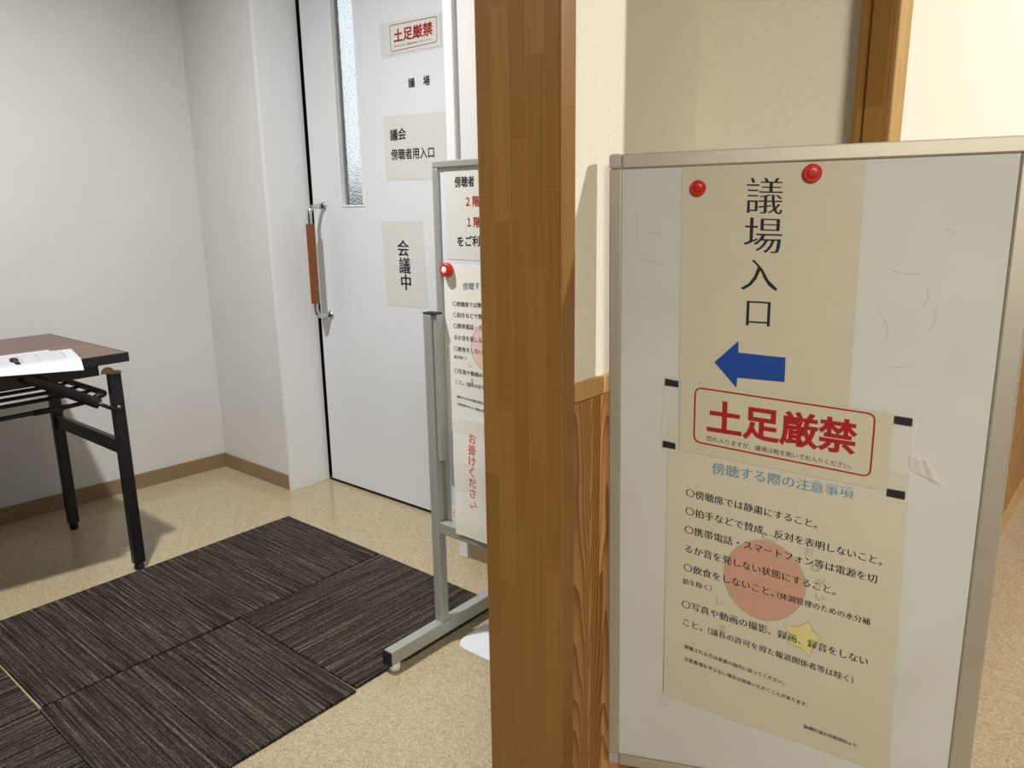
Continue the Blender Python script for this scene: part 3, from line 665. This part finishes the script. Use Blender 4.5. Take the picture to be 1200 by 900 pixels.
# white rounded plate on the floor behind the post
b = BM()
o_ = rounded([Vector((-1.252, 1.251)), Vector((-0.93, 1.251)), Vector((-0.93, 1.40)), Vector((-1.252, 1.40))], 0.045, 8)
vs = [b.verts.new((p.x, p.y, 0.001)) for p in o_]; f = b.faces.new(vs)
r = bmesh.ops.extrude_face_region(b, geom=[f]); bmesh.ops.translate(b, verts=[e for e in r['geom'] if isinstance(e, bmesh.types.BMVert)], vec=(0, 0, 0.006))
bmesh.ops.recalc_face_normals(b, faces=b.faces[:])
bmesh.ops.bevel(b, geom=[e for e in b.edges if abs(e.verts[0].co.z - 0.007) < 1e-4 and abs(e.verts[1].co.z - 0.007) < 1e-4], offset=0.0015, segments=2, affect='EDGES')
tag(obj('base_plate', b, 'white_base'), 'white rounded base plate lying on the floor beside the wooden post', 'base plate')

# ================================================================== NOTICES ON THE DOOR
T3 = frame((0, DY, 0), (1, 0, 0), (0, 0, 1), (0, -1, 0))
s8 = sheet_thing('shoes_off_strip', ((-2.044, 1.707), (-1.797, 1.699), (-2.046, 1.609), (-1.797, 1.605)), T3, 0.0008, 'sheet_cream', 'small laminated strip with red letters in a red frame at the top of the door')
b = BM(); quad_sheet(b, ((-2.082, 1.712), (-1.782, 1.700), (-2.080, 1.600), (-1.785, 1.598)), T3, 0.0003, 0.0003, 3, 2); obj('clear_sleeve', b, 'film_thin', s8)
shoes_off(s8, T3, 0.0015, ((-2.031, 1.698), (-1.811, 1.692), (-1.813, 1.619), (-2.029, 1.617)), ((-2.014, 1.663), (-1.830, 1.662), 0.042), ((-2.012, 1.631), (-1.828, 1.630)), 0.0022, 0.008)
b = BM(); write(b, '議', (-1.954, 1.511), (-1.922, 1.511), T3, 0.0004, 'heavy', res=3); write(b, '場', (-1.884, 1.510), (-1.852, 1.510), T3, 0.0004, 'heavy', res=3)
tag(obj('door_lettering', b, 'black'), 'two black letters stuck directly on the white door', 'lettering')
s9 = sheet_thing('entrance_sheet', ((-2.085, 1.418), (-1.788, 1.408), (-2.085, 1.206), (-1.788, 1.200)), T3, 0.0004, 'sheet_cream', 'off-white landscape sheet with two lines of black letters on the door')
b = BM(); write(b, '議会', (-2.055, 1.354), (-1.974, 1.354), T3, 0.0011, 'heavy', h=0.040, res=3); write(b, '傍聴者用入口', (-2.054, 1.290), (-1.840, 1.287), T3, 0.0011, 'heavy', h=0.038, res=3); obj('lettering', b, 'black', s9)
s10 = sheet_thing('meeting_sheet', ((-2.124, 1.066), (-1.914, 1.068), (-2.112, 0.766), (-1.902, 0.770)), T3, 0.0004, 'sheet_cream', 'off-white portrait sheet with three vertical black letters low on the door')
b = BM()
for ch, cx, cz in (('会', -2.0145, 0.973), ('議', -2.0105, 0.913), ('中', -2.0075, 0.8545)): write(b, ch, (cx - 0.030, cz), (cx + 0.030, cz), T3, 0.0011, 'song', h=0.060, res=3)
obj('lettering', b, 'black', s10)

# ================================================================== FOLDING TABLE
ZT = 0.700
tx0, tx1, ty0, ty1 = -2.925, -2.318, -0.82, 0.985
tb = thing('folding_table', 'black-legged folding table with a dark brown top against the left wall', 'table', ((tx0 + tx1) / 2, (ty0 + ty1) / 2, 0))
b = BM(); bx(b, tx0 + 0.004, tx1 - 0.004, ty0 + 0.004, ty1 - 0.004, ZT - 0.024, ZT, 0.001); top = obj('tabletop', b, 'tabletop', tb)
b = BM()
for a0, a1, c0, c1 in ((tx1 - 0.004, tx1 + 0.002, ty0, ty1), (tx0 - 0.002, tx0 + 0.004, ty0, ty1), (tx0 + 0.004, tx1 - 0.004, ty1 - 0.004, ty1 + 0.002), (tx0 + 0.004, tx1 - 0.004, ty0 - 0.002, ty0 + 0.004)): bx(b, a0, a1, c0, c1, ZT - 0.028, ZT - 0.0005, 0.002)
obj('edge_band', b, 'table_edge', top)
b = BM()
for xx in (-2.355, -2.855): bx(b, xx - 0.012, xx + 0.012, ty0 + 0.10, 0.905, ZT - 0.062, ZT - 0.0245, 0.002)
for yy in (-0.6, 0.1, 0.62): bx(b, -2.843, -2.367, yy - 0.010, yy + 0.010, ZT - 0.050, ZT - 0.0245, 0.002)
obj('under_frame', b, 'black_metal', tb)
for ly, sg in ((0.945, 1), (-0.78, -1)):
    for lx in (-2.345, -2.855):
        b = BM(); bx(b, lx - 0.0125, lx + 0.0125, ly - 0.0175, ly + 0.0175, 0.022, 0.640, 0.003); lg = obj('leg', b, 'black_metal', tb)
        b = BM(); lathe(b, [(0.013, 0.0005), (0.0145, 0.006), (0.0145, 0.014), (0.009, 0.023)], Matrix.Translation((lx, ly, 0))); obj('foot_pad', b, 'black_rub', lg)
        b = BM(); lathe(b, [(0.006, 0), (0.006, 0.003), (0.003, 0.005)], frame((lx + 0.0125, ly - 0.002, 0.535), (0, 1, 0), (0, 0, 1), (1, 0, 0)), 12); obj('bolt', b, 'brass', lg)
        b = BM()
        T = frame((lx, ly - sg * 0.012, 0.650), (0, sg, 0), (0, 0, 1), (1, 0, 0))
        pr = [(0.019 * math.cos(a) - 0.004, 0.024 * math.sin(a) - 0.010) for a in [PI * k / 10 for k in range(0, 11)]]
        bx(b, -0.004, 0.031, -0.013, -0.005, -0.012, 0.0135, 0.002, T=T)
        v1 = [b.verts.new(T @ Vector((p[0] - 0.004, p[1] * 0.8, 0.014))) for p in pr]; v2 = [b.verts.new(T @ Vector((p[0] - 0.004, p[1] * 0.8, 0.009))) for p in pr]
        b.faces.new(v1); b.faces.new(v2[::-1])
        for i in range(len(pr)): j = (i + 1) % len(pr); b.faces.new((v1[i], v2[i], v2[j], v1[j]))
        bmesh.ops.recalc_face_normals(b, faces=b.faces[:]); obj('hinge', b, 'brass', lg)
    b = BM(); bx(b, -2.842, -2.358, ly - 0.009, ly + 0.009, 0.383, 0.428, 0.002); obj('brace', b, 'black_metal', tb)
    for lx in (-2.331, -2.870):
        b = BM(); tube(b, [(lx, ly - sg * 0.245, 0.672), (lx, ly - sg * 0.235, 0.668), (lx, ly - sg * 0.062, 0.560), (lx, ly - sg * 0.056, 0.556)], 0.01, 12, flat=(0.005, 0.0155)); tube(b, [(lx, ly - sg * 0.06, 0.559), (lx, ly - sg * 0.014, 0.530)], 0.006, 10); obj('stay', b, 'black_metal', tb)
# wire shelf under the top
b = BM()
RZ, ry0, ry1 = 0.580, -0.75, 0.918
for rx in (-2.445, -2.535, -2.625, -2.715): tube(b, [(rx, ry0, RZ - 0.006), (rx, ry1 - 0.02, RZ - 0.006), (rx, ry1, RZ)], 0.006, 10)
tube(b, [(-2.352, ry0, RZ - 0.020)] + arc((-2.352, ry1 - 0.10, RZ - 0.018), (-2.352, ry1 - 0.03, RZ - 0.016), (-2.352, ry1 - 0.012, RZ - 0.004), 5), 0.0065, 10)
tube(b, [(-2.352, 0.72, RZ - 0.019), (-2.352, 0.80, RZ - 0.0185)], 0.0085, 10)
tube(b, [(-2.352, ry1 - 0.035, RZ - 0.010)] + arc((-2.352, ry1 - 0.022, RZ - 0.004), (-2.350, ry1, RZ), (-2.372, ry1, RZ), 5) + [(-2.78, ry1, RZ)] + arc((-2.78, ry1, RZ), (-2.80, ry1, RZ), (-2.80, ry1 - 0.02, RZ), 4)[1:] + [(-2.80, ry0, RZ)], 0.0095, 10)
for yy in (0.1, 0.55): tube(b, [(-2.80, yy, RZ - 0.014), (-2.352, yy, RZ - 0.020)], 0.004, 8); [tube(b, [(xx, yy, RZ - 0.012), (xx, yy, ZT - 0.030)], 0.004, 8) for xx in (-2.795, -2.356)]
obj('wire_shelf', b, 'black_metal', tb)
# documents on the table, hanging a little over the front edge
def doc(q, z, label, lines):
    b = BM(); n = 14
    A_, B_, C_, D_ = [Vector(p) for p in q]    # back-left, back-right, front-left, front-right (xy)
    edge = tx1 + 0.003
    def fold(p, dz):
        if p.x > edge:
            over = p.x - edge; return Vector((edge + over * 0.88 + dz * 0.5, p.y, z + dz - over * 0.46))
        return Vector((p.x, p.y, z + dz))
    G = []
    for lay in (0.0006, 0.0):
        g = [[b.verts.new(fold((A_ * (1 - j / 8) + B_ * (j / 8)) * (1 - i / n) + (C_ * (1 - j / 8) + D_ * (j / 8)) * (i / n), lay)) for j in range(9)] for i in range(n + 1)]; G.append(g)
    for k, g in enumerate(G):
        for i in range(n):
            for j in range(8):
                f = (g[i][j], g[i][j + 1], g[i + 1][j + 1], g[i + 1][j]); b.faces.new(f if k else f[::-1])
    rim = [(0, j) for j in range(9)] + [(i, 8) for i in range(1, n + 1)] + [(n, j) for j in range(7, -1, -1)] + [(i, 0) for i in range(n - 1, 0, -1)]
    for (i, j), (i2, j2) in zip(rim, rim[1:] + rim[:1]): b.faces.new((G[0][i][j], G[0][i2][j2], G[1][i2][j2], G[1][i][j]))
    bmesh.ops.recalc_face_normals(b, faces=b.faces[:])
    o = tag(obj('document', b, 'document'), label, 'paper', 'papers on the folding table')
    if lines:
        b = BM(); T = Matrix.Identity(4)
        def at(s, t): return (A_ * (1 - s) + B_ * s) * (1 - t) + (C_ * (1 - s) + D_ * s) * t
        for k in range(9): ribbon(b, [at(0.12, 0.08 + 0.07 * k), at(0.93, 0.08 + 0.07 * k)], 0.0016, T, z + 0.0010)
        for s in (0.12, 0.45, 0.68, 0.78, 0.93): ribbon(b, [at(s, 0.08), at(s, 0.64)], 0.0016, T, z + 0.0010)
        obj('table_lines', b, 'table_ink', o)['label'] = 'faint printed table lines'
    return o
doc(((-2.575, 0.42), (-2.560, 0.850), (-2.318, 0.40), (-2.272, 0.805)), ZT + 0.0004, 'lower white sheet peeking out from under the printed sheet on the folding table', False)
doc(((-2.572, 0.45), (-2.514, 0.899), (-2.320, 0.42), (-2.259, 0.836)), ZT + 0.0016, 'white printed sheet with a dark clip on it, on top of the folding table', True)
cl = thing('clip', 'small dark clip lying on the white printed sheet', 'clip', (-2.41, 0.712, ZT + 0.0030))
b = BM(); tube(b, [(-2.450, 0.722, ZT + 0.0058), (-2.435, 0.718, ZT + 0.0062), (-2.412, 0.714, ZT + 0.0062)], 0.007, 10, flat=(0.010, 0.0032)); obj('body', b, 'black_rub', cl)
b = BM(); tube(b, [(-2.418, 0.714, ZT + 0.0060), (-2.39, 0.711, ZT + 0.0058), (-2.358, 0.706, ZT + 0.0056)], 0.004, 10, flat=(0.0055, 0.0028)); obj('tip', b, 'black_metal', cl)

bpy.data.objects.remove(_fo); bpy.data.curves.remove(_fc)
